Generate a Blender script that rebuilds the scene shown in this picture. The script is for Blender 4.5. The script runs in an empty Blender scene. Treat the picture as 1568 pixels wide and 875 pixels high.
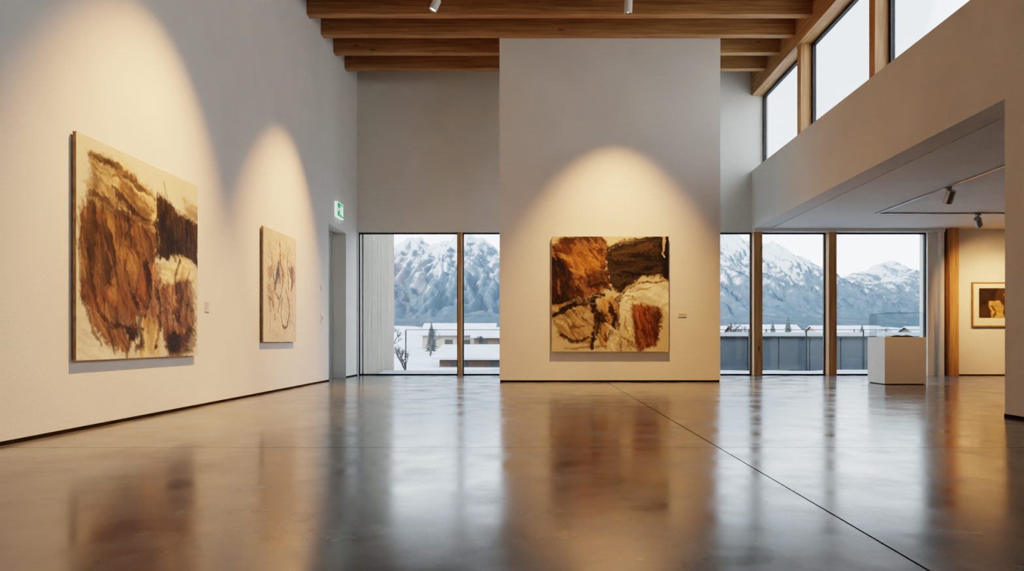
import bpy, math, random
import numpy as np
from mathutils import Vector, Matrix
random.seed(7)

# ------------------------------------------------------------------ noise
def vnoise(x, y, seed):
    T = np.random.RandomState(seed).rand(256, 256)
    xi = np.floor(x).astype(int); yi = np.floor(y).astype(int)
    fx = x - xi; fy = y - yi
    fx = fx*fx*(3-2*fx); fy = fy*fy*(3-2*fy)
    a = T[xi % 256, yi % 256]; b = T[(xi+1) % 256, yi % 256]
    c = T[xi % 256, (yi+1) % 256]; d = T[(xi+1) % 256, (yi+1) % 256]
    return (a*(1-fx)+b*fx)*(1-fy)+(c*(1-fx)+d*fx)*fy

def fbm(x, y, seed=0, octv=5, gain=0.5):
    r = 0; amp = 1.0; tot = 0
    for o in range(octv):
        r = r + amp*vnoise(x*2**o+17.3*o, y*2**o+9.1*o, seed+o)
        tot += amp; amp *= gain
    return r/tot

def sstep(a, b, x):
    t = np.clip((x-a)/(b-a), 0, 1)
    return t*t*(3-2*t)

def lin(c):
    c = np.asarray(c, dtype=float)
    return np.where(c <= 0.04045, c/12.92, ((c+0.055)/1.055)**2.4)

def rgb(r, g, b):
    l = lin([r/255, g/255, b/255])
    return (float(l[0]), float(l[1]), float(l[2]), 1.0)

# ------------------------------------------------------------------ materials
def new_mat(name):
    m = bpy.data.materials.new(name); m.use_nodes = True
    nt = m.node_tree
    return m, nt, nt.nodes['Principled BSDF']

def N(nt, t, **kw):
    n = nt.nodes.new(t)
    for k, v in kw.items():
        setattr(n, k, v)
    return n

def ramp(nt, fac, stops):
    r = N(nt, 'ShaderNodeValToRGB')
    el = r.color_ramp.elements
    el[0].position = stops[0][0]; el[0].color = stops[0][1]
    el[1].position = stops[-1][0]; el[1].color = stops[-1][1]
    for p, c in stops[1:-1]:
        e = el.new(p); e.color = c
    nt.links.new(fac, r.inputs['Fac'])
    return r

def coords(nt, scale):
    tc = N(nt, 'ShaderNodeTexCoord'); mp = N(nt, 'ShaderNodeMapping')
    mp.inputs['Scale'].default_value = scale
    nt.links.new(tc.outputs['Object'], mp.inputs['Vector'])
    return mp.outputs['Vector']

def noise_mat(name, c1, c2, scale=(1, 1, 1), nscale=3.0, rough=0.7, bump=0.0, bscale=60, detail=6, metallic=0.0, spec=0.5):
    m, nt, b = new_mat(name)
    v = coords(nt, scale)
    n = N(nt, 'ShaderNodeTexNoise'); n.inputs['Scale'].default_value = nscale; n.inputs['Detail'].default_value = detail
    nt.links.new(v, n.inputs['Vector'])
    r = ramp(nt, n.outputs['Fac'], [(0.3, c1), (0.7, c2)])
    nt.links.new(r.outputs['Color'], b.inputs['Base Color'])
    b.inputs['Roughness'].default_value = rough
    b.inputs['Metallic'].default_value = metallic
    b.inputs['Specular IOR Level'].default_value = spec
    if bump > 0:
        n2 = N(nt, 'ShaderNodeTexNoise'); n2.inputs['Scale'].default_value = bscale; n2.inputs['Detail'].default_value = 4
        nt.links.new(v, n2.inputs['Vector'])
        bp = N(nt, 'ShaderNodeBump'); bp.inputs['Strength'].default_value = bump; bp.inputs['Distance'].default_value = 0.01
        nt.links.new(n2.outputs['Fac'], bp.inputs['Height'])
        nt.links.new(bp.outputs['Normal'], b.inputs['Normal'])
    return m

M = {}
M['plaster'] = noise_mat('plaster_white', rgb(219, 214, 206), rgb(227, 223, 215), nscale=1.2, rough=0.85, bump=0.12, bscale=45, spec=0.2)
M['ceil_white'] = noise_mat('ceiling_white', rgb(230, 225, 217), rgb(238, 234, 227), nscale=1.5, rough=0.9, spec=0.2)
M['white_paint'] = noise_mat('white_lacquer', rgb(230, 226, 220), rgb(236, 232, 226), nscale=2, rough=0.45)
M['door'] = noise_mat('door_paint', rgb(196, 196, 192), rgb(204, 204, 200), nscale=2, rough=0.5)
M['dark'] = noise_mat('dark_aluminium', rgb(38, 37, 37), rgb(52, 50, 48), nscale=5, rough=0.45, metallic=0.3)
M['gap'] = noise_mat('shadow_gap', rgb(34, 28, 24), rgb(46, 38, 32), nscale=5, rough=1.0, spec=0.0)
M['metal'] = noise_mat('brushed_steel', rgb(150, 148, 144), rgb(175, 172, 168), nscale=8, rough=0.35, metallic=0.9)
M['canvas_edge'] = noise_mat('raw_canvas', rgb(120, 100, 78), rgb(160, 138, 110), nscale=14, rough=0.85)
M['label'] = noise_mat('label_card', rgb(196, 190, 182), rgb(206, 200, 192), nscale=4, rough=0.6)
M['print_frame'] = noise_mat('oak_frame', rgb(120, 82, 44), rgb(152, 108, 62), scale=(1, 1, 6), nscale=8, rough=0.5)
M['mat_board'] = noise_mat('mat_board', rgb(226, 214, 192), rgb(232, 222, 202), nscale=4, rough=0.9)
M['snow'] = noise_mat('snow', (0.30, 0.33, 0.38, 1), (0.37, 0.40, 0.45, 1), nscale=0.6, rough=0.9, bump=0.3, bscale=4, spec=0.1)
M['panel'] = noise_mat('slate_cladding', (0.032, 0.039, 0.048, 1), (0.058, 0.068, 0.080, 1), scale=(0.8, 1, 0.2), nscale=1.2, rough=0.6, spec=0.2)
M['brick'] = noise_mat('brown_render', (0.075, 0.040, 0.028, 1), (0.10, 0.055, 0.038, 1), nscale=1, rough=0.9)
M['bark'] = noise_mat('bark', (0.028, 0.028, 0.030, 1), (0.05, 0.05, 0.054, 1), nscale=6, rough=0.9)
M['needles'] = noise_mat('frosted_needles', (0.012, 0.020, 0.022, 1), (0.05, 0.064, 0.07, 1), nscale=2.5, rough=0.9)
M['paper'] = noise_mat('book_paper', rgb(196, 186, 168), rgb(214, 204, 186), nscale=9, rough=0.8)
M['ink'] = noise_mat('book_cover', rgb(40, 32, 28), rgb(64, 50, 40), nscale=9, rough=0.5)

def wood_mat(name, dark, mid, light, axis='x', rough=0.5):
    m, nt, b = new_mat(name)
    sc = {'x': (0.35, 6, 9), 'y': (6, 0.35, 9), 'z': (6, 6, 0.35)}[axis]
    v = coords(nt, sc)
    n = N(nt, 'ShaderNodeTexNoise'); n.inputs['Scale'].default_value = 3.0; n.inputs['Detail'].default_value = 8
    n.inputs['Distortion'].default_value = 0.6
    nt.links.new(v, n.inputs['Vector'])
    r = ramp(nt, n.outputs['Fac'], [(0.28, dark), (0.5, mid), (0.72, light)])
    v2 = coords(nt, {'x': (1.2, 4, 4), 'y': (4, 1.2, 4), 'z': (4, 4, 1.2)}[axis])
    vo = N(nt, 'ShaderNodeTexVoronoi'); vo.inputs['Scale'].default_value = 1.3
    nt.links.new(v2, vo.inputs['Vector'])
    kr = ramp(nt, vo.outputs['Distance'], [(0.05, (0.25, 0.2, 0.15, 1)), (0.12, (1, 1, 1, 1))])
    mx = N(nt, 'ShaderNodeMix', data_type='RGBA', blend_type='MULTIPLY'); mx.inputs[0].default_value = 0.8
    nt.links.new(r.outputs['Color'], mx.inputs[6]); nt.links.new(kr.outputs['Color'], mx.inputs[7])
    nt.links.new(mx.outputs[2], b.inputs['Base Color'])
    b.inputs['Roughness'].default_value = rough
    bp = N(nt, 'ShaderNodeBump'); bp.inputs['Strength'].default_value = 0.15; bp.inputs['Distance'].default_value = 0.005
    nt.links.new(n.outputs['Fac'], bp.inputs['Height']); nt.links.new(bp.outputs['Normal'], b.inputs['Normal'])
    return m
M['beam'] = wood_mat('spruce_beam', rgb(142, 100, 60), rgb(176, 130, 84), rgb(200, 156, 108), 'x')
M['beam_y'] = wood_mat('spruce_plate', rgb(144, 104, 64), rgb(178, 134, 90), rgb(202, 160, 114), 'y')
M['post'] = wood_mat('spruce_post', rgb(156, 108, 62), rgb(190, 138, 86), rgb(212, 164, 110), 'z')
M['deck'] = wood_mat('ceiling_deck', rgb(80, 54, 32), rgb(104, 72, 44), rgb(124, 88, 56), 'y')
M['clad'] = wood_mat('weathered_larch', (0.20, 0.165, 0.125, 1), (0.27, 0.23, 0.18, 1), (0.33, 0.285, 0.23, 1), 'z', 0.9)

def floor_mat():
    m, nt, b = new_mat('polished_concrete')
    v = coords(nt, (1, 1, 1))
    n = N(nt, 'ShaderNodeTexNoise'); n.inputs['Scale'].default_value = 1.1; n.inputs['Detail'].default_value = 9; n.inputs['Roughness'].default_value = 0.62
    nt.links.new(v, n.inputs['Vector'])
    r = ramp(nt, n.outputs['Fac'], [(0.3, rgb(70, 73, 73)), (0.5, rgb(90, 93, 93)), (0.72, rgb(112, 115, 114))])
    nt.links.new(r.outputs['Color'], b.inputs['Base Color'])
    n2 = N(nt, 'ShaderNodeTexNoise'); n2.inputs['Scale'].default_value = 2.2; n2.inputs['Detail'].default_value = 7; n2.inputs['Roughness'].default_value = 0.6
    nt.links.new(v, n2.inputs['Vector'])
    rr = N(nt, 'ShaderNodeMapRange'); rr.inputs[1].default_value = 0.3; rr.inputs[2].default_value = 0.7
    rr.inputs[3].default_value = 0.12; rr.inputs[4].default_value = 0.26
    nt.links.new(n2.outputs['Fac'], rr.inputs[0]); nt.links.new(rr.outputs[0], b.inputs['Roughness'])
    b.inputs['IOR'].default_value = 1.65
    n3 = N(nt, 'ShaderNodeTexNoise'); n3.inputs['Scale'].default_value = 3.5; n3.inputs['Detail'].default_value = 3
    nt.links.new(v, n3.inputs['Vector'])
    bp = N(nt, 'ShaderNodeBump'); bp.inputs['Strength'].default_value = 0.08; bp.inputs['Distance'].default_value = 0.01
    nt.links.new(n3.outputs['Fac'], bp.inputs['Height']); nt.links.new(bp.outputs['Normal'], b.inputs['Normal'])
    return m
M['floor'] = floor_mat()

def glass_mat(name, tint, k=0.5, base=0.03):
    m = bpy.data.materials.new(name); m.use_nodes = True
    nt = m.node_tree; nt.nodes.clear()
    out = N(nt, 'ShaderNodeOutputMaterial'); mix = N(nt, 'ShaderNodeMixShader')
    tr = N(nt, 'ShaderNodeBsdfTransparent'); tr.inputs['Color'].default_value = tint
    gl = N(nt, 'ShaderNodeBsdfGlossy'); gl.inputs['Roughness'].default_value = 0.02
    lw = N(nt, 'ShaderNodeLayerWeight'); lw.inputs['Blend'].default_value = 0.12
    ml = N(nt, 'ShaderNodeMath', operation='MULTIPLY_ADD'); ml.inputs[1].default_value = k; ml.inputs[2].default_value = base
    nt.links.new(lw.outputs['Fresnel'], ml.inputs[0])
    nt.links.new(ml.outputs[0], mix.inputs[0]); nt.links.new(tr.outputs[0], mix.inputs[1]); nt.links.new(gl.outputs[0], mix.inputs[2])
    nt.links.new(mix.outputs[0], out.inputs['Surface'])
    return m
M['glass'] = glass_mat('window_glass', (0.94, 0.96, 0.965, 1))
M['glass_case'] = glass_mat('vitrine_glass', (0.95, 0.975, 0.975, 1), 0.35, 0.015)

def emit_mat(name, col, strength):
    m, nt, b = new_mat(name)
    b.inputs['Base Color'].default_value = col
    b.inputs['Emission Color'].default_value = col
    b.inputs['Emission Strength'].default_value = strength
    return m
M['lamp_glow'] = emit_mat('lamp_lens', (1, 0.72, 0.42, 1), 20)
M['exit_green'] = emit_mat('exit_green', rgb(30, 170, 90), 0.6)
M['exit_white'] = emit_mat('exit_white', rgb(235, 250, 240), 1.2)

def mountain_mat(name, forest, rock, snow, zlo, zhi, nsc=0.055, th=0.0, hk=0.5):
    m, nt, b = new_mat(name)
    g = N(nt, 'ShaderNodeNewGeometry')
    sp = N(nt, 'ShaderNodeSeparateXYZ'); nt.links.new(g.outputs['Position'], sp.inputs[0])
    mr = N(nt, 'ShaderNodeMapRange'); mr.inputs[1].default_value = zlo; mr.inputs[2].default_value = zhi
    nt.links.new(sp.outputs['Z'], mr.inputs[0])
    v = coords(nt, (1, 0.35, 0.7))
    n = N(nt, 'ShaderNodeTexNoise'); n.inputs['Scale'].default_value = nsc; n.inputs['Detail'].default_value = 12; n.inputs['Roughness'].default_value = 0.76
    n.inputs['Distortion'].default_value = 0.7
    nt.links.new(v, n.inputs['Vector'])
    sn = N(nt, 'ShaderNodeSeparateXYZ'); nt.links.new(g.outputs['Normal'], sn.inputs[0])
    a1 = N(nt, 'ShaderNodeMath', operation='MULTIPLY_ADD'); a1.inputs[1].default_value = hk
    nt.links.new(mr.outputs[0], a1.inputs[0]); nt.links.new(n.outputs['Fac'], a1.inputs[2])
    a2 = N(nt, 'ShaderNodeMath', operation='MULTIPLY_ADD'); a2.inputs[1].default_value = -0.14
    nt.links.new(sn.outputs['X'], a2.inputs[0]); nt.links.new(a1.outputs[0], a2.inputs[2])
    r = ramp(nt, a2.outputs[0], [(0.46+th, forest), (0.68+th, rock), (0.79+th, snow), (1.0, snow)])
    nt.links.new(r.outputs['Color'], b.inputs['Base Color'])
    b.inputs['Roughness'].default_value = 1.0
    b.inputs['Specular IOR Level'].default_value = 0.0
    return m
M['mountain'] = mountain_mat('hazy_rock_snow', (0.050, 0.074, 0.100, 1), (0.085, 0.114, 0.146, 1), (0.39, 0.425, 0.46, 1), 10, 235, 0.06, 0.125, 0.50)  # blue distance haze is mixed into the forest, rock and snow colours
M['hill'] = mountain_mat('hazy_forest_hill', (0.042, 0.060, 0.078, 1), (0.065, 0.085, 0.105, 1), (0.27, 0.30, 0.33, 1), 0, 90, 0.06, 0.06, 0.36)  # aerial haze baked into the hill colours too

# ------------------------------------------------------------------ mesh builder
class MB:
    def __init__(s):
        s.v = []; s.f = []; s.fm = []; s.mats = []; s.sm = []
    def mi(s, mat):
        if mat not in s.mats: s.mats.append(mat)
        return s.mats.index(mat)
    def face(s, pts, mat, smooth=False):
        i = len(s.v); s.v += [tuple(p) for p in pts]
        s.f.append(tuple(range(i, i+len(pts)))); s.fm.append(s.mi(mat)); s.sm.append(smooth)
    def box(s, x0, x1, y0, y1, z0, z1, mat, mtx=None):
        c = [(x0,y0,z0),(x1,y0,z0),(x1,y1,z0),(x0,y1,z0),(x0,y0,z1),(x1,y0,z1),(x1,y1,z1),(x0,y1,z1)]
        if mtx is not None: c = [tuple(mtx @ Vector(p)) for p in c]
        i = len(s.v); s.v += c
        for q in [(0,3,2,1),(4,5,6,7),(0,1,5,4),(1,2,6,5),(2,3,7,6),(3,0,4,7)]:
            s.f.append(tuple(i+k for k in q)); s.fm.append(s.mi(mat)); s.sm.append(False)
    def cyl(s, p0, p1, r0, mat, r1=None, seg=20, caps=True):
        p0 = Vector(p0); p1 = Vector(p1); r1 = r0 if r1 is None else r1
        d = (p1-p0).normalized()
        a = d.orthogonal().normalized(); b = d.cross(a)
        i = len(s.v)
        for p, r in ((p0, r0), (p1, r1)):
            for k in range(seg):
                t = 2*math.pi*k/seg
                s.v.append(tuple(p + a*math.cos(t)*r + b*math.sin(t)*r))
        m = s.mi(mat)
        for k in range(seg):
            k2 = (k+1) % seg
            s.f.append((i+k, i+k2, i+seg+k2, i+seg+k)); s.fm.append(m); s.sm.append(True)
        if caps:
            s.f.append(tuple(i+k for k in reversed(range(seg)))); s.fm.append(m); s.sm.append(False)
            s.f.append(tuple(i+seg+k for k in range(seg))); s.fm.append(m); s.sm.append(False)
    def done(s, name, bevel=0.0):
        me = bpy.data.meshes.new(name)
        me.from_pydata(s.v, [], s.f)
        for m in s.mats: me.materials.append(M[m] if isinstance(m, str) else m)
        me.polygons.foreach_set('material_index', s.fm)
        me.polygons.foreach_set('use_smooth', s.sm)
        me.update()
        o = bpy.data.objects.new(name, me)
        bpy.context.scene.collection.objects.link(o)
        if bevel > 0:
            md = o.modifiers.new('bevel', 'BEVEL'); md.width = bevel; md.segments = 2; md.limit_method = 'ANGLE'
        return o

XL, XR, YB = -3.8, 4.6, 13.9
SILL, PLATE, BEAMZ, ROOFZ, CEIL2, WTOP = 4.36, 5.96, 6.17, 6.62, 3.12, 3.06
YF = -6.0
trim_n = [1]
def trim():  # names the timber posts, the plate beam and the window surrounds
    trim_n[0] += 1
    return 'trim_%d' % (trim_n[0]-1)

# ------------------------------------------------------------------ floor
b = MB()
b.box(-4.15, 12.3, YF-0.3, 14.2, -0.30, -0.0015, 'gap')
g = 0.005
xs = [-4.15, 1.28, 6.5, 12.3]; ys = [YF-0.3, -1.0, 4.57, 14.2]
for i in range(3):
    for j in range(3):
        b.box(xs[i]+(g if i else 0), xs[i+1]-(g if i < 2 else 0), ys[j]+(g if j else 0), ys[j+1]-(g if j < 2 else 0), -0.02, 0.0, 'floor')
b.done('floor')

# ------------------------------------------------------------------ walls
b = MB()
b.box(-4.15, XL, YF, 12.0, 0, ROOFZ, 'plaster')
b.box(-4.15, XL, 13.1, YB, 0, ROOFZ, 'plaster')
b.box(-4.15, XL, 12.0, 13.1, 2.9, ROOFZ, 'plaster')
b.done('wall_left')
b = MB()
b.box(-4.15, 4.95, YB, 14.2, WTOP, ROOFZ, 'plaster')
b.box(4.95, 12.3, YB, 14.2, WTOP, 3.5, 'plaster')
b.box(8.35, 12.3, YB, 14.2, 0, WTOP, 'plaster')
b.box(-4.15, -3.78, YB, 14.2, 0, WTOP, 'plaster')
b.done('wall_back')
b = MB()
b.box(XR, 4.95, YF, 6.4, 0, CEIL2, 'plaster')
b.box(XR, 4.95, YF, YB, CEIL2, SILL, 'plaster')
b.done('wall_right')
b = MB()
b.box(-4.15, 4.95, YF-0.3, YF, 0, ROOFZ, 'plaster')
b.done('wall_front')
b = MB()
b.box(12.0, 12.3, 2.3, YB, 0, 3.5, 'plaster')
b.box(4.95, 12.3, 2.0, 2.3, 0, 3.5, 'plaster')
b.done('wall_annex')
b = MB()
b.box(-0.645, 3.317, 11.72, 12.10, 0.035, BEAMZ+0.3, 'plaster')
b.box(-0.635, 3.307, 11.735, 12.085, 0, 0.035, 'gap')
b.done('wall_partition')

b = MB(); b.box(XL, XL+0.008, YF, 12.0, 0, 0.03, 'gap'); b.box(XL, XL+0.008, 13.1, YB, 0, 0.03, 'gap'); b.done('baseboard_left')
b = MB(); b.box(XR-0.008, XR, YF, 6.4, 0, 0.03, 'gap'); b.box(XR, 4.95, 6.4, 6.408, 0, 0.03, 'gap'); b.done('baseboard_right')
b = MB(); b.box(8.92, 12.0, YB-0.008, YB, 0, 0.03, 'gap'); b.done('baseboard_back')

# ------------------------------------------------------------------ ceilings
b = MB()
y = YF-0.3
while y < 14.2:
    b.box(-4.15, 5.3, y+0.003, min(y+0.2, 14.2)-0.003, ROOFZ, ROOFZ+0.03, 'deck'); y += 0.2
b.box(-4.3, 5.5, YF-0.4, 14.4, ROOFZ+0.03, ROOFZ+0.3, 'gap')
b.done('ceiling')
b = MB()
b.box(4.985, 12.0, 2.3, YB, CEIL2, 3.5, 'ceil_white')
b.box(4.95, 4.985, 2.3, YB, CEIL2+0.06, 3.5, 'gap')
b.done('ceiling_annex')

y = 13.0; k = 0
while y > YF:
    b = MB(); b.box(XL, XR, y, y+0.14, BEAMZ, ROOFZ, 'beam'); b.done('roof_beam', 0.006); y -= 0.72
b = MB()
b.box(XR, 4.92, YF, YB, PLATE, ROOFZ, 'beam_y')
b.done(trim(), 0.006)

# ------------------------------------------------------------------ clerestory
posts_y = [11.45, 8.95, 6.45, 3.95, 1.45, -1.05, -3.55]
for py in posts_y:
    b = MB(); b.box(4.65, 4.90, py, py+0.16, SILL, PLATE, 'post'); b.done(trim(), 0.005)  # timber post between clerestory windows
edges = [13.9] + posts_y + [YF-0.16]
wn = 1
for i in range(len(edges)-1):
    y1 = edges[i]; y0 = edges[i+1]+0.16
    b = MB(); w = 0.055
    x0, x1 = 4.84, 4.90
    b.box(x0, x1, y0, y0+w, SILL, PLATE, 'dark'); b.box(x0, x1, y1-w, y1, SILL, PLATE, 'dark')
    b.box(x0, x1, y0+w, y1-w, SILL, SILL+w, 'dark'); b.box(x0, x1, y0+w, y1-w, PLATE-w, PLATE, 'dark')
    b.box(4.865, 4.875, y0+w, y1-w, SILL+w, PLATE-w, 'glass')
    b.done('window_%d' % wn); wn += 1

# ------------------------------------------------------------------ main windows (back wall)
def back_window(x0, x1, name):
    b = MB(); w = 0.028; y0, y1 = 13.97, 14.03
    b.box(x0, x0+w, y0, y1, 0, WTOP, 'dark'); b.box(x1-w, x1, y0, y1, 0, WTOP, 'dark')
    b.box(x0+w, x1-w, y0, y1, 0, 0.035, 'dark'); b.box(x0+w, x1-w, y0, y1, WTOP-0.035, WTOP, 'dark')
    b.box(x0+w, x1-w, 13.995, 14.005, 0.035, WTOP-0.035, 'glass')
    b.done(name)
wx = [(-3.78, -1.65), (-1.56, 0.9), (1.0, 2.9), (3.0, 4.62), (4.80, 6.20), (6.37, 8.35)]
for a, c in wx:
    back_window(a, c, 'window_%d' % wn); wn += 1
for a, c, dd in [(-1.65, -1.56, 0.05), (0.9, 1.0, 0.05), (2.9, 3.0, 0.05), (4.62, 4.80, 0.10), (6.20, 6.37, 0.10)]:
    b = MB(); b.box(a, c, YB-dd, 14.1, 0, WTOP-0.01, 'post'); b.done(trim(), 0.004)  # timber post between back windows
b = MB(); b.box(8.72, 8.91, 13.74, YB, 0, CEIL2, 'post'); b.done(trim(), 0.004)  # free timber post by the print wall
b = MB(); b.box(4.63, 8.66, 13.80, YB, WTOP-0.01, CEIL2, 'white_paint'); b.done(trim())
b = MB(); b.box(8.56, 8.64, 13.80, YB, 0, WTOP-0.01, 'white_paint'); b.box(8.66, 8.70, 13.86, YB, 0, CEIL2, 'dark'); b.done(trim())

# ------------------------------------------------------------------ door
b = MB()
b.box(-4.14, -4.08, 12.06, 13.04, 0.01, 2.84, 'door')
b.box(-4.15, -4.05, 12.0, 12.06, 0, 2.9, 'door'); b.box(-4.15, -4.05, 13.04, 13.1, 0, 2.9, 'door'); b.box(-4.15, -4.05, 12.06, 13.04, 2.84, 2.9, 'door')
b.cyl((-4.08, 12.16, 1.05), (-4.03, 12.16, 1.05), 0.012, 'metal'); b.cyl((-4.03, 12.16, 1.05), (-4.03, 12.30, 1.05), 0.011, 'metal')
b.done('door_1', 0.003)
for z, h in ((1.69, 0.09), (1.15, 0.17)):
    b = MB(); b.box(XL, XL+0.018, 11.56, 11.66, z-h/2, z+h/2, 'white_paint'); b.box(XL+0.018, XL+0.026, 11.58, 11.64, z-h/4, z+h/4, 'metal')
    b.done('wall_switch', 0.003)
b = MB()
y0, y1, z0, z1 = 12.36, 12.78, 3.11, 3.39
b.box(XL, XL+0.05, y0, y1, z0, z1, 'exit_white')
b.box(XL+0.05, XL+0.055, y0+0.015, y1-0.015, z0+0.015, z1-0.015, 'exit_green')
fx = XL+0.0555
def q(pts): b.face([(fx+0.001, y0+0.42*p[0], z0+0.28*p[1]) for p in pts], 'exit_white')
q([(0.60, 0.15), (0.85, 0.15), (0.85, 0.85), (0.60, 0.85)])
q([(0.08, 0.50), (0.20, 0.68), (0.20, 0.32)]); q([(0.2, 0.45), (0.30, 0.45), (0.30, 0.55), (0.2, 0.55)])
q([(0.40, 0.40), (0.50, 0.36), (0.54, 0.68), (0.44, 0.70)])
q([(0.42, 0.74), (0.50, 0.74), (0.50, 0.86), (0.42, 0.86)])
q([(0.40, 0.42), (0.46, 0.40), (0.38, 0.14), (0.32, 0.16)]); q([(0.46, 0.42), (0.52, 0.40), (0.58, 0.22), (0.52, 0.2)])
q([(0.34, 0.62), (0.46, 0.68), (0.46, 0.60), (0.36, 0.54)])
b.done('exit_sign')

# ------------------------------------------------------------------ paintings
class Canvas:
    """paint layout coordinates: q across (0 left, 1 right), t down; comp = compression of the layout towards one side"""
    def __init__(s, n, m, base, seed, comp=(1.0, 1.0)):
        s.n, s.m = n, m
        s.s, s.t = np.meshgrid(np.linspace(0, 1, n), np.linspace(0, 1, m))
        A, B = comp
        s.q = s.s*A/(B+(A-B)*s.s)
        s.seed = seed
        f = lambda k, sc: fbm(s.q*sc, s.t*sc, seed+k)
        s.ws = s.q + 0.075*(f(11, 5)-0.5) + 0.032*(f(12, 20)-0.5)
        s.wt = s.t + 0.075*(f(13, 5)-0.5) + 0.032*(f(14, 20)-0.5)
        s.fine = f(15, 55)
        s.col = np.ones((m, n, 3))*lin(np.array(base)/255.0)
        s.col *= (0.82+0.36*f(16, 6))[..., None]
        s.k = 100; s.R = random.Random(seed)
    def streak(s, ang, seed):
        c, sn = math.cos(ang), math.sin(ang)
        a = s.ws*c+s.wt*sn; p = -s.ws*sn+s.wt*c
        return fbm(a*6, p*60, seed, 4, 0.6)
    def _blend(s, mask, color, alpha, ang, var, dry):
        s.k += 7
        st = s.streak(ang, s.seed+s.k); bl = fbm(s.q*5, s.t*5, s.seed+s.k+3, 5, 0.62)
        c = lin(np.array(color)/255.0)
        e = var*((st-0.5)*3.4+(bl-0.5)*5.0)
        cc = c[None, None, :]*np.exp(np.clip(e, -1.7, 1.0))[..., None]
        a = mask*alpha*(1-dry*sstep(0.47, 0.58, 0.6*st+0.4*s.fine))
        s.col = s.col*(1-a[..., None])+cc*a[..., None]
    def sdf(s, pts):
        P = np.array(pts, float); n = len(P); x, y = s.ws, s.wt
        d2 = np.full(x.shape, 9.0); inside = np.zeros(x.shape, bool)
        for i in range(n):
            a = P[i]; c = P[(i+1) % n]; e = c-a
            tt = np.clip(((x-a[0])*e[0]+(y-a[1])*e[1])/(e@e+1e-9), 0, 1)
            d2 = np.minimum(d2, (x-a[0]-tt*e[0])**2+(y-a[1]-tt*e[1])**2)
            cond = ((a[1] > y) != (c[1] > y))
            xi = e[0]*(y-a[1])/(e[1] if abs(e[1]) > 1e-9 else 1e-9)+a[0]
            inside ^= cond & (x < xi)
        return np.sqrt(d2)*np.where(inside, 1, -1)
    def poly(s, pts, color, alpha=1.0, edge=0.02, ang=0.3, var=0.45, dry=0.15):
        sd = s.sdf(pts)
        s._blend(sstep(-edge, edge, sd+(s.fine-0.5)*edge*3), color, alpha, ang, var, dry)
    def stroke(s, pts, w, color, alpha=1.0, ang=None, var=0.3, dry=0.35):
        P = np.array(pts, float)
        for _ in range(2):
            if len(P) > 2:
                Q = [P[0]]
                for i in range(len(P)-1):
                    Q += [P[i]*0.75+P[i+1]*0.25, P[i]*0.25+P[i+1]*0.75]
                P = np.array(Q+[P[-1]])
        x, y = s.ws, s.wt; d2 = np.full(x.shape, 9.0); par = np.zeros(x.shape)
        nseg = len(P)-1
        for i in range(nseg):
            a = P[i]; e = P[i+1]-a
            tt = np.clip(((x-a[0])*e[0]+(y-a[1])*e[1])/(e@e+1e-9), 0, 1)
            dd = (x-a[0]-tt*e[0])**2+(y-a[1]-tt*e[1])**2
            m = dd < d2
            par = np.where(m, (i+tt)/nseg, par); d2 = np.where(m, dd, d2)
        if ang is None:
            e = P[-1]-P[0]; ang = math.atan2(e[1], e[0])
        ww = w*(0.45+0.55*np.sin(np.pi*np.clip(par*0.85+0.12, 0, 1)))     # brush pressure
        d = np.sqrt(d2)+(s.fine-0.5)*w*1.0
        s._blend(1-sstep(0.5, 1.1, d/ww), color, alpha, ang, var, dry)
    def spot(s, c, r, color, alpha=1.0, **k):
        n = 12
        s.poly([(c[0]+r[0]*math.cos(6.283*i/n), c[1]+r[1]*math.sin(6.283*i/n)) for i in range(n)], color, alpha, **k)
    def scatter(s, region, cols, n, L=(.07, .2), w=(.006, .022), ang=0.5, spread=0.8, alpha=(.4, .85)):
        P = region; R = s.R
        x0 = min(p[0] for p in P); x1 = max(p[0] for p in P); y0 = min(p[1] for p in P); y1 = max(p[1] for p in P)
        cnt = 0; tries = 0
        while cnt < n and tries < 400:
            tries += 1
            x = R.uniform(x0, x1); y = R.uniform(y0, y1); ins = False
            for i in range(len(P)):
                a = P[i]; c = P[(i+1) % len(P)]
                if (a[1] > y) != (c[1] > y) and x < (c[0]-a[0])*(y-a[1])/(c[1]-a[1])+a[0]: ins = not ins
            if not ins: continue
            cnt += 1
            t = ang+R.uniform(-spread, spread); l = R.uniform(*L)/2; k = R.uniform(-.35, .35)
            p = [(x-l*math.cos(t-k), y-l*math.sin(t-k)), (x, y), (x+l*math.cos(t+k), y+l*math.sin(t+k))]
            s.stroke(p, R.uniform(*w), R.choice(cols), R.uniform(*alpha), ang=t, dry=0.65, var=0.35)

def paint_mat():
    m, nt, b = new_mat('oil_paint')
    at = N(nt, 'ShaderNodeAttribute'); at.attribute_name = 'paint'
    nt.links.new(at.outputs['Color'], b.inputs['Base Color'])
    b.inputs['Roughness'].default_value = 0.6
    b.inputs['Specular IOR Level'].default_value = 0.2
    v = coords(nt, (1, 1, 1))
    n = N(nt, 'ShaderNodeTexNoise'); n.inputs['Scale'].default_value = 30; n.inputs['Detail'].default_value = 5
    nt.links.new(v, n.inputs['Vector'])
    bp = N(nt, 'ShaderNodeBump'); bp.inputs['Strength'].default_value = 0.12; bp.inputs['Distance'].default_value = 0.01
    nt.links.new(n.outputs['Fac'], bp.inputs['Height']); nt.links.new(bp.outputs['Normal'], b.inputs['Normal'])
    return m
M['paint'] = paint_mat()

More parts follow.
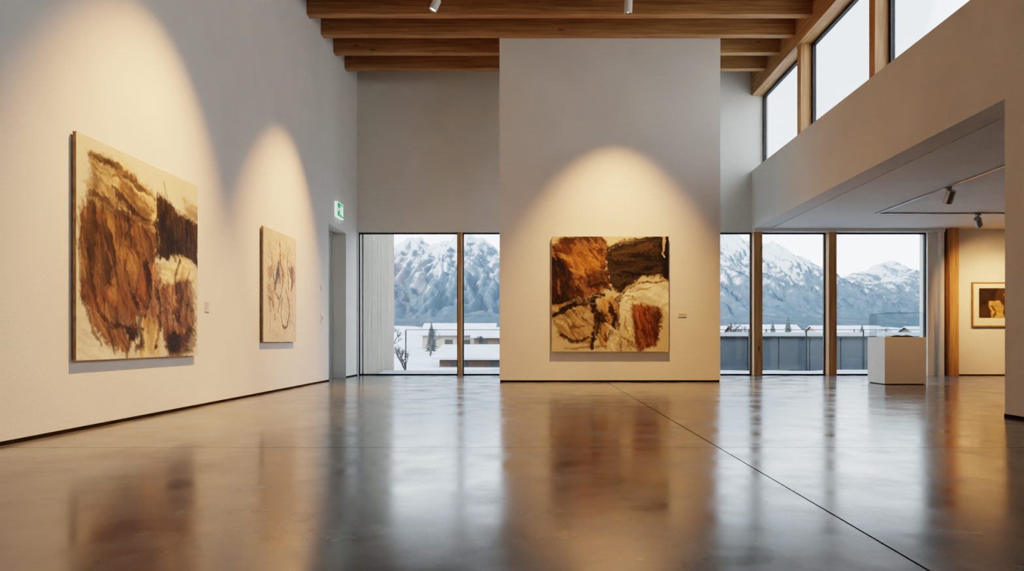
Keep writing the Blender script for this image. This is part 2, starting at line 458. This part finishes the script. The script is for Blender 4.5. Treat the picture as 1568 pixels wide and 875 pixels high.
def make_painting(name, origin, udir, ndir, w, h, thick, cv, frame=None, standoff=0.015):
    O = Vector(origin); U = Vector(udir); Nn = Vector(ndir); n, m = cv.n, cv.m
    b = MB()
    mtx = Matrix((( U.x, Nn.x, 0, O.x), (U.y, Nn.y, 0, O.y), (U.z, Nn.z, 1, O.z), (0, 0, 0, 1)))
    depth = thick
    b.box(0.05, w-0.05, 0.001, standoff, -h+0.05, -0.05, 'canvas_edge', mtx)
    b.box(0, w, standoff, thick-0.001, -h, 0, 'canvas_edge', mtx)
    iw0, iw1, ih0, ih1 = 0, w, 0, h
    if frame:
        fw, mw = frame
        for (xa, xb, za, zb) in [(0, fw, -h, 0), (w-fw, w, -h, 0), (fw, w-fw, -fw, 0), (fw, w-fw, -h, -h+fw)]:
            b.box(xa, xb, standoff, thick+0.015, za, zb, 'print_frame', mtx)
        b.face([mtx @ Vector(p) for p in [(fw, thick, -h+fw), (w-fw, thick, -h+fw), (w-fw, thick, -fw), (fw, thick, -fw)]], 'mat_board')
        iw0, iw1, ih0, ih1 = fw+mw[0], w-fw-mw[1], fw+mw[2], h-fw-mw[3]
        depth = thick+0.002
    base = len(b.v)
    gx = iw0+(iw1-iw0)*cv.s.ravel(); gz = -(ih0+(ih1-ih0)*cv.t.ravel())
    for x, z in zip(gx.tolist(), gz.tolist()):
        b.v.append((O.x+U.x*x+Nn.x*depth, O.y+U.y*x+Nn.y*depth, O.z+z))
    mi = b.mi('paint')
    for j in range(m-1):
        r0 = base+j*n
        for i in range(n-1):
            b.f.append((r0+i, r0+n+i, r0+n+i+1, r0+i+1)); b.fm.append(mi); b.sm.append(False)
    o = b.done(name)
    ca = o.data.color_attributes.new('paint', 'FLOAT_COLOR', 'POINT')
    arr = np.ones((len(b.v), 4), dtype=np.float32)
    col = np.clip(cv.col.reshape(-1, 3), 0.003, 0.8)
    lum = (col@np.array([.25, .65, .10]))[:, None]
    col = (lum+(col-lum)*0.92)**1.1*0.98*np.array([0.97, 1.01, 1.0])
    arr[base:base+n*m, :3] = col
    ca.data.foreach_set('color', arr.ravel())
    return o

# centre painting
c = Canvas(340, 340, (206, 182, 144), 3)
ul = [(-.05, .10), (.06, .03), (.1, .0), (.45, -.03), (.5, .1), (.47, .28), (.52, .40), (.40, .52), (.25, .55), (.05, .60), (-.05, .58)]
c.poly(ul, (106, 62, 24), 1, ang=1.2, var=.55)
c.poly([(.16, .08), (.42, .05), (.45, .22), (.30, .36), (.2, .3)], (150, 94, 36), .8, ang=.8, var=.55)
c.poly([(-.05, .12), (.09, .14), (.14, .36), (.2, .5), (.08, .58), (-.05, .56)], (42, 25, 13), .9, ang=1.4)
c.poly([(.30, .28), (.46, .25), (.48, .36), (.36, .48), (.28, .42)], (78, 48, 22), .7)
c.scatter(ul, [(50, 30, 14), (72, 44, 19), (150, 98, 42), (182, 130, 66), (32, 20, 12), (42, 26, 13)], 34, ang=.9)
c.stroke([(.08, .03), (.3, .0), (.45, .02)], .03, (50, 30, 16), .8)
c.spot((.4, .12), (.035, .03), (52, 32, 16), .8)
c.stroke([(.02, .2), (.16, .34), (.12, .5), (.02, .54)], .036, (24, 16, 10), .85)
ur = [(.47, .13), (.56, .06), (.75, .02), (1.05, -.05), (1.05, .42), (.93, .36), (.78, .36), (.66, .42), (.6, .48), (.5, .44), (.47, .3)]
c.poly(ur, (34, 26, 15), 1, ang=-.1, var=.45, dry=.05)
c.poly([(.52, .12), (.75, .06), (.92, .06), (.92, .13), (.72, .15), (.52, .22)], (66, 51, 26), .9, ang=-.15)
c.stroke([(.50, .27), (.7, .23), (.9, .24)], .03, (60, 45, 22), .7)
c.scatter(ur, [(20, 15, 9), (54, 42, 22), (70, 54, 30), (14, 11, 8)], 16, ang=-.15, spread=.3, L=(.15, .35))
c.stroke([(.47, .12), (.6, .03), (.92, .0)], .018, (14, 10, 7), .9)
c.poly([(.92, -.05), (1.05, -.05), (1.05, .42), (.95, .4), (.94, .12)], (20, 14, 10), .95)
c.stroke([(.955, .0), (.965, .18)], .012, (204, 178, 138), .8)
c.poly([(.54, .54), (.62, .46), (.80, .40), (1.05, .43), (1.05, .64), (.85, .58), (.70, .60), (.62, .76), (.52, .72)], (224, 204, 170), .97, ang=.4, var=.25)
c.stroke([(.52, .62), (.60, .47), (.75, .40), (.97, .41)], .013, (60, 44, 27), .85)
c.scatter([(.55, .5), (.7, .42), (1, .42), (1, .6), (.6, .66)], [(164, 132, 90), (230, 212, 180), (104, 78, 50), (186, 150, 104)], 14, ang=-.3, w=(.004, .014))
rr_ = [(.69, .56), (.94, .60), (.93, .74), (.88, .95), (.74, .99), (.69, .80)]
c.poly(rr_, (108, 57, 22), 1, ang=1.4, var=.45)
c.scatter(rr_, [(66, 37, 16), (138, 80, 32), (88, 45, 18)], 12, ang=1.4, spread=.4)
c.poly([(.86, .66), (.96, .62), (.92, .8), (.87, .94)], (58, 33, 17), .75)
ll = [(-.05, .64), (.12, .56), (.34, .58), (.44, .62), (.40, .78), (.34, .97), (.18, .9), (.05, .84)]
c.poly(ll, (134, 104, 64), .9, ang=.8, var=.6)
c.scatter(ll, [(212, 188, 148), (68, 50, 30), (32, 23, 15), (160, 122, 74), (96, 68, 38), (200, 172, 130), (50, 36, 21)], 38, ang=.5)
c.stroke([(-.02, .56), (.13, .54), (.28, .60), (.46, .50)], .038, (24, 17, 11), .97)
c.stroke([(.0, .68), (.12, .63), (.22, .60)], .028, (20, 15, 10), .95)
c.stroke([(.08, .84), (.2, .92), (.32, .87)], .022, (50, 36, 22), .9)
c.stroke([(.36, .60), (.42, .76), (.33, .98)], .038, (20, 15, 10), .95)
c.stroke([(.34, .44), (.42, .40), (.5, .46)], .022, (32, 21, 13), .9)
md = [(.42, .56), (.53, .5), (.58, .62), (.5, .8), (.46, .97), (.40, .95), (.43, .74)]
c.poly(md, (164, 112, 44), .85, ang=1.4, var=.5)
c.scatter(md, [(36, 26, 15), (200, 156, 88), (102, 68, 30)], 14, ang=1.4, spread=.5)
c.stroke([(.50, .58), (.54, .74), (.46, .90)], .03, (18, 13, 10), .93)
c.stroke([(.58, .54), (.54, .74), (.6, .96)], .018, (62, 44, 26), .85)
c.spot((.43, .72), (.045, .055), (16, 11, 8), .92)
c.poly([(.5, .84), (.66, .78), (.68, .98), (.5, 1.02)], (206, 180, 138), .75, var=.5)
c.scatter([(.45, .8), (.68, .7), (.68, 1), (.45, 1)], [(88, 65, 38), (222, 200, 164), (44, 32, 20), (150, 110, 62)], 14, ang=1.2, w=(.005, .016))
c.stroke([(.12, .96), (.3, .98), (.5, .95)], .014, (74, 56, 35), .6)
make_painting('abstract_painting', (0.293, 11.72, 2.61), (1, 0, 0), (0, -1, 0), 2.087, 2.06, 0.05, c)

# large left painting
c = Canvas(340, 340, (214, 196, 166), 21, (700, 515))
up = [(.12, .06), (.3, .05), (.62, .12), (.70, .20), (.68, .46), (.5, .52), (.3, .5), (.1, .46)]
c.poly(up, (170, 134, 90), .95, ang=.3, var=.55)
c.scatter(up, [(214, 190, 150), (104, 76, 46), (70, 50, 29), (146, 110, 68), (190, 152, 104)], 26, ang=.3, spread=.5, w=(.008, .028))
c.stroke([(.12, .07), (.28, .08), (.45, .12), (.64, .16)], .028, (50, 37, 23), .85)
c.poly([(.34, .12), (.5, .17), (.64, .23), (.6, .32), (.42, .27)], (78, 55, 31), .85, ang=.3)
c.stroke([(.3, .20), (.42, .24), (.56, .30), (.66, .30)], .024, (42, 31, 19), .85)
c.stroke([(.10, .25), (.24, .28), (.4, .34)], .024, (54, 39, 24), .8)
mdl = [(.03, .29), (.3, .32), (.5, .30), (.68, .33), (.66, .48), (.64, .6), (.58, .70), (.48, .78), (.28, .74), (.05, .74)]
c.poly(mdl, (92, 64, 33), 1, ang=1.3, var=.65, dry=.04)
c.poly([(.08, .36), (.28, .38), (.34, .55), (.28, .70), (.08, .66)], (54, 39, 22), .85, ang=1.4, var=.6)
c.poly([(.36, .44), (.5, .40), (.58, .5), (.5, .6), (.38, .6)], (136, 95, 48), .7, ang=1.2, var=.6)
c.scatter(mdl, [(42, 31, 18), (64, 46, 27), (118, 84, 44), (136, 98, 54), (28, 21, 14), (48, 35, 21), (84, 58, 30)], 46, ang=1.35, spread=.4, w=(.006, .024), L=(.1, .28))
dk = [(.66, .13), (1.02, .22), (1.02, .5), (.9, .46), (.8, .44), (.67, .47)]
c.poly(dk, (42, 31, 19), 1, ang=1.5, var=.35, dry=.03)
c.scatter(dk, [(30, 22, 14), (62, 46, 28), (22, 16, 11)], 12, ang=1.5, spread=.2, L=(.1, .25))
c.poly([(.88, .10), (1.05, .14), (1.05, .25), (.91, .20)], (178, 150, 112), .9)
c.stroke([(.665, .12), (.67, .46)], .009, (16, 11, 8), .95)
c.stroke([(.9, .22), (.9, .45)], .007, (20, 14, 10), .8)
c.poly([(.68, .50), (.84, .44), (.95, .48), (.98, .58), (.86, .62), (.7, .6)], (204, 172, 126), .95, ang=.2, var=.4)
c.poly([(.54, .56), (.68, .5), (.72, .66), (.7, .8), (.6, .9), (.5, .78)], (122, 73, 34), .95, ang=1.3, var=.5)
c.poly([(.10, .64), (.34, .66), (.48, .72), (.5, .86), (.40, .97), (.24, .92), (.12, .82)], (104, 67, 33), .95, ang=.9, var=.6, dry=.05)
c.poly([(.70, .60), (.92, .58), (.98, .74), (.94, .92), (.78, .97), (.69, .84)], (116, 68, 32), .95, ang=1.3, var=.5)
low = [(.12, .62), (.98, .58), (.98, .96), (.28, .95)]
c.scatter(low, [(46, 33, 19), (80, 51, 28), (128, 84, 43), (156, 112, 62), (62, 42, 24), (28, 20, 14), (38, 27, 17), (184, 146, 96)], 54, ang=1.3, spread=.6, w=(.006, .022))
c.poly([(.82, .58), (.97, .56), (1.0, .8), (.93, .92)], (58, 39, 23), .6, ang=1.4)
c.poly([(.74, .84), (.9, .86), (1.0, .82), (.98, .98), (.76, .99)], (42, 30, 19), .8)
c.poly([(.54, .80), (.7, .82), (.7, 1.0), (.52, 1.0)], (172, 132, 74), .75, ang=1.5, var=.6)
c.stroke([(.58, .50), (.63, .60), (.58, .72)], .03, (34, 24, 16), .93)
c.spot((.46, .86), (.055, .04), (16, 11, 8), .95)
c.spot((.51, .94), (.038, .03), (18, 13, 10), .9)
c.spot((.82, .90), (.05, .05), (24, 18, 13), .9)
c.stroke([(.66, .62), (.7, .78), (.66, .96)], .022, (26, 19, 14), .9)
c.stroke([(.5, .70), (.52, .84), (.56, .98)], .024, (32, 24, 16), .88)
c.stroke([(.84, .46), (.80, .56), (.84, .66)], .018, (38, 28, 19), .85)
c.stroke([(.1, .5), (.14, .7), (.28, .84), (.44, .84)], .02, (30, 22, 15), .75)
c.poly([(-.08, .76), (.08, .78), (.18, .92), (.34, .98), (.34, 1.08), (-.08, 1.08)], (216, 200, 172), .9, var=.2)
c.stroke([(.05, .4), (.04, .6), (.11, .8), (.22, .94)], .016, (58, 45, 30), .75)
c.poly([(.10, .05), (.18, .08), (.14, .34), (.07, .32)], (82, 67, 46), .6)
make_painting('abstract_painting', (XL, 5.34, 2.465), (0, 1, 0), (1, 0, 0), 1.92, 1.88, 0.045, c)

# smaller left painting
c = Canvas(220, 280, (212, 190, 160), 41, (415, 365))
c.poly([(.12, .1), (.5, .06), (.85, .12), (.9, .5), (.8, .85), (.4, .95), (.15, .8)], (204, 176, 140), .6, var=.3)
c.poly([(.42, .2), (.6, .16), (.68, .34), (.6, .5), (.44, .42)], (176, 132, 92), .7)
c.poly([(.1, .5), (.3, .46), (.36, .66), (.2, .74)], (146, 98, 58), .65, var=.5)
c.poly([(.14, .34), (.26, .32), (.28, .44), (.18, .46)], (122, 84, 54), .7)
c.poly([(.76, .28), (.95, .26), (.98, .42), (.86, .46)], (140, 80, 52), .75)
c.scatter([(.1, .15), (.9, .12), (.9, .85), (.15, .85)], [(224, 206, 178), (158, 118, 80), (122, 86, 56), (78, 60, 45), (204, 180, 148)], 34, ang=1.3, w=(.005, .02), alpha=(.3, .7))
c.stroke([(.48, .3), (.42, .42), (.36, .52)], .045, (42, 58, 96), .9)
c.stroke([(.46, .36), (.50, .46)], .03, (30, 36, 54), .85)
c.stroke([(.86, .28), (.88, .42), (.84, .50)], .028, (58, 68, 102), .85)
c.stroke([(.52, .1), (.5, .25), (.6, .42), (.55, .58), (.44, .72)], .018, (36, 28, 22), .9)
c.stroke([(.30, .36), (.38, .56), (.5, .62)], .018, (56, 40, 27), .85)
c.stroke([(.68, .5), (.8, .62), (.78, .78), (.68, .88), (.56, .84), (.52, .7), (.6, .6)], .015, (24, 20, 22), .9)
c.stroke([(.76, .14), (.72, .3), (.78, .5)], .016, (40, 31, 25), .85)
c.stroke([(.18, .6), (.3, .64), (.36, .8)], .018, (82, 54, 35), .8)
c.stroke([(.25, .2), (.3, .28), (.26, .36)], .018, (94, 70, 48), .7)
make_painting('abstract_painting', (XL, 9.01, 2.335), (0, 1, 0), (1, 0, 0), 1.24, 1.605, 0.045, c)

c = Canvas(160, 140, (64, 48, 30), 63)
c.poly([(0, 0), (.5, 0), (.4, .3), (.3, .5), (.1, .6), (0, .7)], (34, 26, 18), .9)
c.poly([(.25, .45), (.5, .4), (.62, .6), (.6, 1.0), (.3, 1.0)], (196, 150, 84), .9)
c.poly([(.6, .2), (.9, .15), (.95, .6), (.7, .5)], (120, 80, 34), .8)
c.stroke([(.3, .6), (.4, .8), (.36, 1.0)], .04, (28, 20, 14), .9)
make_painting('framed_print', (9.27, YB, 1.99), (1, 0, 0), (0, -1, 0), 1.15, 0.95, 0.03, c, frame=(0.028, (0.12, 0.12, 0.10, 0.16)))

b = MB(); b.box(XL, XL+0.008, 7.50, 7.60, 1.08, 1.20, 'label')
for k in range(4): b.box(XL+0.008, XL+0.0085, 7.512, 7.58-0.01*k, 1.17-0.02*k, 1.175-0.02*k, 'dark')
b.done('wall_label')
b = MB(); b.box(2.56, 2.71, 11.712, 11.72, 1.17, 1.24, 'label')
for k in range(3): b.box(2.57, 2.69-0.01*k, 11.7115, 11.712, 1.22-0.015*k, 1.223-0.015*k, 'metal')
b.done('wall_label')

# ------------------------------------------------------------------ pedestal with vitrine
b = MB()
px0, px1, py0, py1, pz = 5.90, 6.60, 11.03, 11.60, 0.805
b.box(px0, px1, py0, py1, 0.015, pz, 'white_paint')
b.box(px0+0.02, px1-0.02, py0+0.02, py1-0.02, 0, 0.015, 'gap')
b.done('display_pedestal', 0.004)
b = MB(); t = 0.006; vz = 1.215; e = 0.012
b.box(px0+e, px1-e, py0+e, py0+e+t, pz, vz, 'glass_case'); b.box(px0+e, px1-e, py1-e-t, py1-e, pz, vz, 'glass_case')
b.box(px0+e, px0+e+t, py0+e+t, py1-e-t, pz, vz, 'glass_case'); b.box(px1-e-t, px1-e, py0+e+t, py1-e-t, pz, vz, 'glass_case')
b.box(px0+e, px1-e, py0+e, py1-e, vz, vz+t, 'glass_case')
for (xa, xb, ya, yb) in [(px0+e, px1-e, py0+e, py0+e+0.005), (px0+e, px1-e, py1-e-0.005, py1-e), (px0+e, px0+e+0.005, py0+e, py1-e), (px1-e-0.005, px1-e, py0+e, py1-e)]:
    b.box(xa, xb, ya, yb, vz+t, vz+t+0.004, 'metal')
b.done('glass_vitrine')
b = MB()
cx, cy = 6.27, 11.3
b.box(cx-0.21, cx+0.21, cy-0.14, cy+0.14, pz, pz+0.008, 'ink')
for sgn in (-1, 1):
    prev = None
    for k in range(9):
        u = k/8; x = cx+sgn*(0.2*u); z = pz+0.008+0.028*math.sin(math.pi*min(1, u*0.85+0.15))**0.8
        if prev:
            xa, za = prev
            pts = [(xa, cy-0.13, za), (x, cy-0.13, z), (x, cy+0.13, z), (xa, cy+0.13, za)]
            b.face(pts if sgn > 0 else pts[::-1], 'paper', True)
            for yy in (cy-0.13, cy+0.13):
                b.face([(xa, yy, pz+0.008), (x, yy, pz+0.008), (x, yy, z), (xa, yy, za)], 'ink')
        prev = (x, z)
b.done('open_book')

# ------------------------------------------------------------------ spotlights
WARM = (1.0, 0.485, 0.175)
def spotlight(mount, can, aim, power, size, blend=0.9, length=0.20, r=0.062, body='white_paint', col=WARM, soft=0.06):
    b = MB(); mnt = Vector(mount); cc = Vector(can); d = (Vector(aim)-cc).normalized()
    b.cyl(mnt, mnt-Vector((0, 0, 0.035)), 0.05, body); b.cyl(mnt-Vector((0, 0, 0.035)), (mnt.x, mnt.y, cc.z+0.02), 0.014, body)
    b.cyl((mnt.x, mnt.y, cc.z+0.03), cc, 0.02, body)
    a0 = cc-d*length*0.5; a1 = cc+d*length*0.5
    b.cyl(a0, a0+d*0.015, r*0.82, body, r, seg=28)
    b.cyl(a0+d*0.015, a1, r, body, seg=28, caps=False)
    b.cyl(a1, a1-d*0.03, r, 'dark', r*0.8, seg=28, caps=False)
    b.cyl(a1-d*0.03, a1-d*0.034, r*0.8, 'lamp_glow', seg=28)
    o = b.done('spotlight')
    ld = bpy.data.lights.new('lamp', 'SPOT'); ld.energy = power; ld.color = col; ld.spot_size = math.radians(size); ld.spot_blend = blend
    ld.shadow_soft_size = soft
    lo = bpy.data.objects.new('lamp', ld); bpy.context.scene.collection.objects.link(lo)
    lo.location = a1+d*0.02; lo.rotation_euler = d.to_track_quat('-Z', 'Y').to_euler(); lo.parent = o
    return o
P0 = 3500
spotlight((-1.55, 10.19, BEAMZ), (-1.56, 10.15, 5.97), (XL, 9.70, 0.95), P0*0.9, 52, 1.0)
spotlight((-1.55, 6.59, BEAMZ), (-1.56, 6.56, 5.95), (XL, 6.22, 0.95), P0*1.0, 54, 1.0)
spotlight((1.45, 10.19, BEAMZ), (1.45, 10.20, 5.97), (1.36, 11.30, 0.0), P0*0.82, 67, 0.95)
b = MB(); b.box(6.30, 6.335, 5.0, 12.12, CEIL2-0.025, CEIL2-0.001, 'metal'); b.box(6.335, 11.0, 12.09, 12.12, CEIL2-0.025, CEIL2-0.001, 'metal'); b.done('lighting_track')
spotlight((6.32, 10.0, CEIL2-0.025), (6.33, 9.98, 2.95), (6.3, 11.2, 0.9), 110, 60, body='metal')
spotlight((8.2, 12.1, CEIL2-0.025), (8.2, 12.1, 2.95), (9.9, YB, 1.5), 340, 70, body='metal')
spotlight((9.8, 12.1, CEIL2-0.025), (9.8, 12.1, 2.95), (9.85, YB, 1.3), 340, 75, body='metal')  # added fixture out of view, brightens the print end of the annex
spotlight((6.32, 7.6, CEIL2-0.025), (6.33, 7.6, 2.95), (8.5, 8.5, 0.0), 300, 90, body='metal')  # added fixture out of view, lifts the ambient level in the annex

# ------------------------------------------------------------------ exterior
def grid_mesh(name, X, Y, Z, mat):
    m, n = X.shape
    v = np.stack([X, Y, Z], -1).reshape(-1, 3)
    idx = np.arange(m*n).reshape(m, n)
    f = np.stack([idx[:-1, :-1], idx[:-1, 1:], idx[1:, 1:], idx[1:, :-1]], -1).reshape(-1, 4)
    me = bpy.data.meshes.new(name); me.from_pydata(v.tolist(), [], f.tolist()); me.materials.append(M[mat])
    me.polygons.foreach_set('use_smooth', [True]*len(f)); me.update()
    o = bpy.data.objects.new(name, me); bpy.context.scene.collection.objects.link(o); return o
yy = 17.3+np.linspace(0, 1, 110)**2.6*900
xx = np.linspace(-1, 1, 161)
XX = np.sign(xx)[None, :]*np.abs(xx)[None, :]**1.6*(25+yy[:, None]*1.3)+3; YY = np.repeat(yy[:, None], 161, 1)
ZZ = -0.75+0.25*fbm(XX*0.12, YY*0.12, 5)+np.clip((YY-60)/400, 0, 2.5)*(4+10*fbm(XX*0.01+50, YY*0.01, 9))
grid_mesh('ground', XX, YY, ZZ, 'snow')

prof = [(-1500, 400), (200, 372), (400, 352), (520, 372), (590, 384), (606, 376), (625, 360), (642, 366), (660, 374), (682, 368), (705, 357), (722, 360), (740, 364), (765, 382), (850, 420), (950, 400), (1050, 350), (1105, 356),
        (1122, 356), (1150, 370), (1168, 370), (1182, 366), (1196, 382), (1210, 396), (1222, 393), (1242, 416), (1265, 432), (1285, 430), (1308, 418), (1335, 407), (1360, 400), (1385, 409), (1412, 416), (1470, 430), (1600, 410), (2600, 400)]
pu = np.array([(u-820)*1.5 for u, v in prof]); pz_ = np.array([(522-v)*1.5 for u, v in prof])
mx = np.arange(-1500, 1900, 3.5); my = np.linspace(880, 1640, 140)
X, Y = np.meshgrid(mx, my); t = (Y-880)/620
P = np.interp(X, pu, pz_)+12*(fbm(X*0.05, X*0+3, 77, 5, 0.65)-0.5)*2
wX = X+60*(fbm(X*0.006, Y*0.006, 91)-0.5)*2
rid = 1-np.abs(2*fbm(wX*0.016+5+Y*0.004, Y*0.0035, 31, 5, 0.6)-1)
rid2 = 1-np.abs(2*fbm(wX*0.05+5-Y*0.01, Y*0.012, 36, 4, 0.6)-1)
g_ = np.where(t < 1, np.clip(t, 0, 1)**1.15, 1-(t-1)*2)
Z = P*g_+np.sin(np.pi*np.clip(t, 0, 1))**0.7*((rid-0.85)*62+(rid2-0.8)*26)
grid_mesh('mountain_range', X, Y, Z, 'mountain')
hx = np.arange(-900, 1200, 3.0); hy = np.linspace(440, 760, 60)
X, Y = np.meshgrid(hx, hy); t = (Y-440)/260
P = 16+18*fbm(X*0.012, X*0+8, 51, 5, 0.6)
Z = P*np.where(t < 1, np.clip(t, 0, 1), 1-(t-1)*1.5)+4*fbm(X*0.3, Y*0.3, 55)-1
grid_mesh('forested_foothills', X, Y, Z, 'hill')

b = MB(); b.box(-4.2, 12.4, 14.2, 17.2, -0.5, -0.06, 'panel'); b.done('terrace_slab')
tx = np.linspace(-3.6, 12.3, 90); ty = np.linspace(14.3, 17.05, 20)
X, Y = np.meshgrid(tx, ty)
Z = -0.05+0.14*fbm(X*0.9, Y*0.9, 61)*np.sin(np.pi*(Y-14.3)/2.8)*(1+1.2*np.exp(-((X+0.3)/0.8)**2))
grid_mesh('snow_drift', X, Y, Z, 'snow')
b = MB()
x = -3.4
while x < 12:
    b.box(x+0.02, x+1.46, 17.12, 17.135, -0.04, 1.0, 'glass_case'); b.box(x-0.014, x+0.014, 17.11, 17.145, -0.06, 1.02, 'dark'); x += 1.5
b.box(-3.4, 12.1, 17.11, 17.145, 1.02, 1.04, 'dark')
b.done('glass_balustrade')

b = MB(); y = 14.22
while y < 17.2:
    b.box(-3.86, -3.74+random.uniform(-0.003, 0.003), y+0.0015, y+0.1785, -0.1, 4.6, 'clad'); y += 0.18
b.box(-6.5, -3.86, 14.22, 17.2, -0.1, 4.6, 'clad')
b.done('larch_clad_wing')

b = MB(); x = 4.6
while x < 15:
    b.box(x+0.012, x+0.938, 20.0, 20.05, -0.7, 0.84, 'panel'); x += 0.95
b.box(4.6, 15.05, 20.05, 25, -0.7, 0.84, 'gap'); b.box(4.5, 15.15, 19.9, 25.1, 0.84, 0.88, 'dark')
b.box(4.52, 15.1, 19.92, 25.1, 0.88, 1.0, 'snow')
b.done('garden_building', 0.01)

def house(name, x, y, w, d, h, rh, z0=-0.8, wall='brick'):
    b = MB(); b.box(x, x+w, y, y+d, z0, z0+h, wall)
    e = 0.35; zt = z0+h; ym = y+d/2
    for (ya, za, yb, zb) in [(y-e, zt-0.1, ym, zt+rh), (ym, zt+rh, y+d+e, zt-0.1)]:
        lo = [(x-e, ya, za), (x+w+e, ya, za), (x+w+e, yb, zb), (x-e, yb, zb)]
        hi = [(p[0], p[1], p[2]+0.12) for p in lo]
        b.face(hi, 'snow'); b.face(lo[::-1], 'dark')
        for i in range(4):
            j = (i+1) % 4; b.face([lo[i], lo[j], hi[j], hi[i]], 'snow')
    b.face([(x, y, zt), (x, y+d, zt), (x, ym, zt+rh)], wall); b.face([(x+w, y, zt), (x+w, y+d, zt), (x+w, ym, zt+rh)], wall)
    for k in range(int(w//2)):
        b.box(x+0.6+2*k, x+1.5+2*k, y-0.02, y, z0+h*0.35, z0+h*0.75, 'dark')
    b.done(name)
house('snowy_shed', -5.0, 34, 9, 7.0, 0.75, 0.55, -0.9)
house('chalet', -13, 75, 8, 7, 2.2, 1.3, wall='clad'); house('chalet', -6.6, 70, 4, 5, 1.9, 1.0); house('chalet', 28, 90, 9, 7, 2.2, 1.5)
house('chalet', 44, 100, 10, 8, 2.2, 1.6, wall='clad'); house('chalet', 52, 88, 7, 7, 2.0, 1.4); house('chalet', 34, 120, 8, 7, 2.6, 1.6)

def tree(name, x, y, z, h, seed):
    R = random.Random(seed); b = MB()
    def br(p, d, L, r, lev):
        q = p+d*L; b.cyl(p, q, r, 'bark', r*0.65, seg=5, caps=False)
        if lev == 0: return
        for k in range(3 if lev > 1 else 4):
            nd = (d+Vector((R.uniform(-.75, .75), R.uniform(-.75, .75), R.uniform(-.1, .5)))).normalized()
            br(p+d*L*R.uniform(0.55, 1), nd, L*R.uniform(.6, .8), r*0.62, lev-1)
    br(Vector((x, y, z)), Vector((0, 0, 1)), h*0.3, h*0.03, 5)
    b.done(name)
def conifer(name, x, y, z, h, seed):
    R = random.Random(seed); b = MB()
    b.cyl((x, y, z), (x, y, z+h*0.95), h*0.02, 'bark', h*0.004, seg=6)
    nl = 13
    for k in range(nl):
        f = k/nl; zc = z+h*(0.1+0.86*f); rr = h*0.22*(1-f)**0.8+0.03; n = 11
        top = (x, y, zc+h*0.12); pts = []
        for i in range(n*2):
            a = math.pi*i/n+R.uniform(-.1, .1); r = rr*(R.uniform(.85, 1.15) if i % 2 else 0.62)
            pts.append((x+r*math.cos(a), y+r*math.sin(a), zc-(0.03*h if i % 2 else 0)))
        for i in range(n*2): b.face([pts[i], pts[(i+1) % (n*2)], top], 'needles')
    b.done(name)
for i, (x, y, h) in enumerate([(-11.5, 52, 3.4), (-9.0, 56, 3.2), (17.5, 58, 4.0), (19.5, 62, 3.4), (23, 70, 3.8), (34, 64, 3.4), (38, 78, 3.4), (-5.0, 60, 2.9), (31, 72, 3.0), (28, 55, 3.0), (25.5, 58, 2.7)]):
    tree('bare_tree', x, y, -0.6, h, i)
for i, (x, y, h) in enumerate([(21.8, 60, 3.2), (23.4, 60.5, 3.6), (-10.2, 64, 3.2), (40, 80, 3.4), (41, 84, 2.9), (26.5, 75, 2.8)]):
    conifer('snowy_conifer', x, y, -0.6, h, i)
tree('bare_shrub', -4.4, 22, -0.65, 1.6, 90)

# ------------------------------------------------------------------ world and added relief light
w = bpy.data.worlds.new('overcast_sky'); bpy.context.scene.world = w; w.use_nodes = True
nt = w.node_tree; bg = nt.nodes['Background']
tc = N(nt, 'ShaderNodeTexCoord'); sp = N(nt, 'ShaderNodeSeparateXYZ'); nt.links.new(tc.outputs['Generated'], sp.inputs[0])
r = ramp(nt, sp.outputs['Z'], [(0.0, (0.93, 0.965, 1.0, 1)), (0.25, (0.80, 0.90, 1.0, 1)), (1.0, (0.72, 0.85, 1.0, 1))])
nt.links.new(r.outputs['Color'], bg.inputs['Color']); bg.inputs['Strength'].default_value = 5.2
sd = bpy.data.lights.new('relief_sun', 'SUN'); sd.energy = 6.0; sd.angle = math.radians(4); sd.color = (1, 0.95, 0.88)  # added under the overcast sky to model the mountain relief
so = bpy.data.objects.new('relief_sun', sd); bpy.context.scene.collection.objects.link(so)
so.rotation_euler = Vector((0.75, 0.45, -0.5)).to_track_quat('-Z', 'Y').to_euler(); so.location = (-20, -20, 30)

vs = bpy.context.scene.view_settings
vs.view_transform = 'Filmic'
vs.look = 'Medium High Contrast'

# ------------------------------------------------------------------ camera
cd = bpy.data.cameras.new('camera'); cam = bpy.data.objects.new('camera', cd); bpy.context.scene.collection.objects.link(cam)
cam.location = (0, 0, 0.75); cam.rotation_euler = (math.radians(90), 0, 0)
cd.sensor_width = 36; cd.lens = 22.96; cd.shift_x = -0.0229; cd.shift_y = 0.0537
cd.clip_start = 0.05; cd.clip_end = 6000
bpy.context.scene.camera = cam
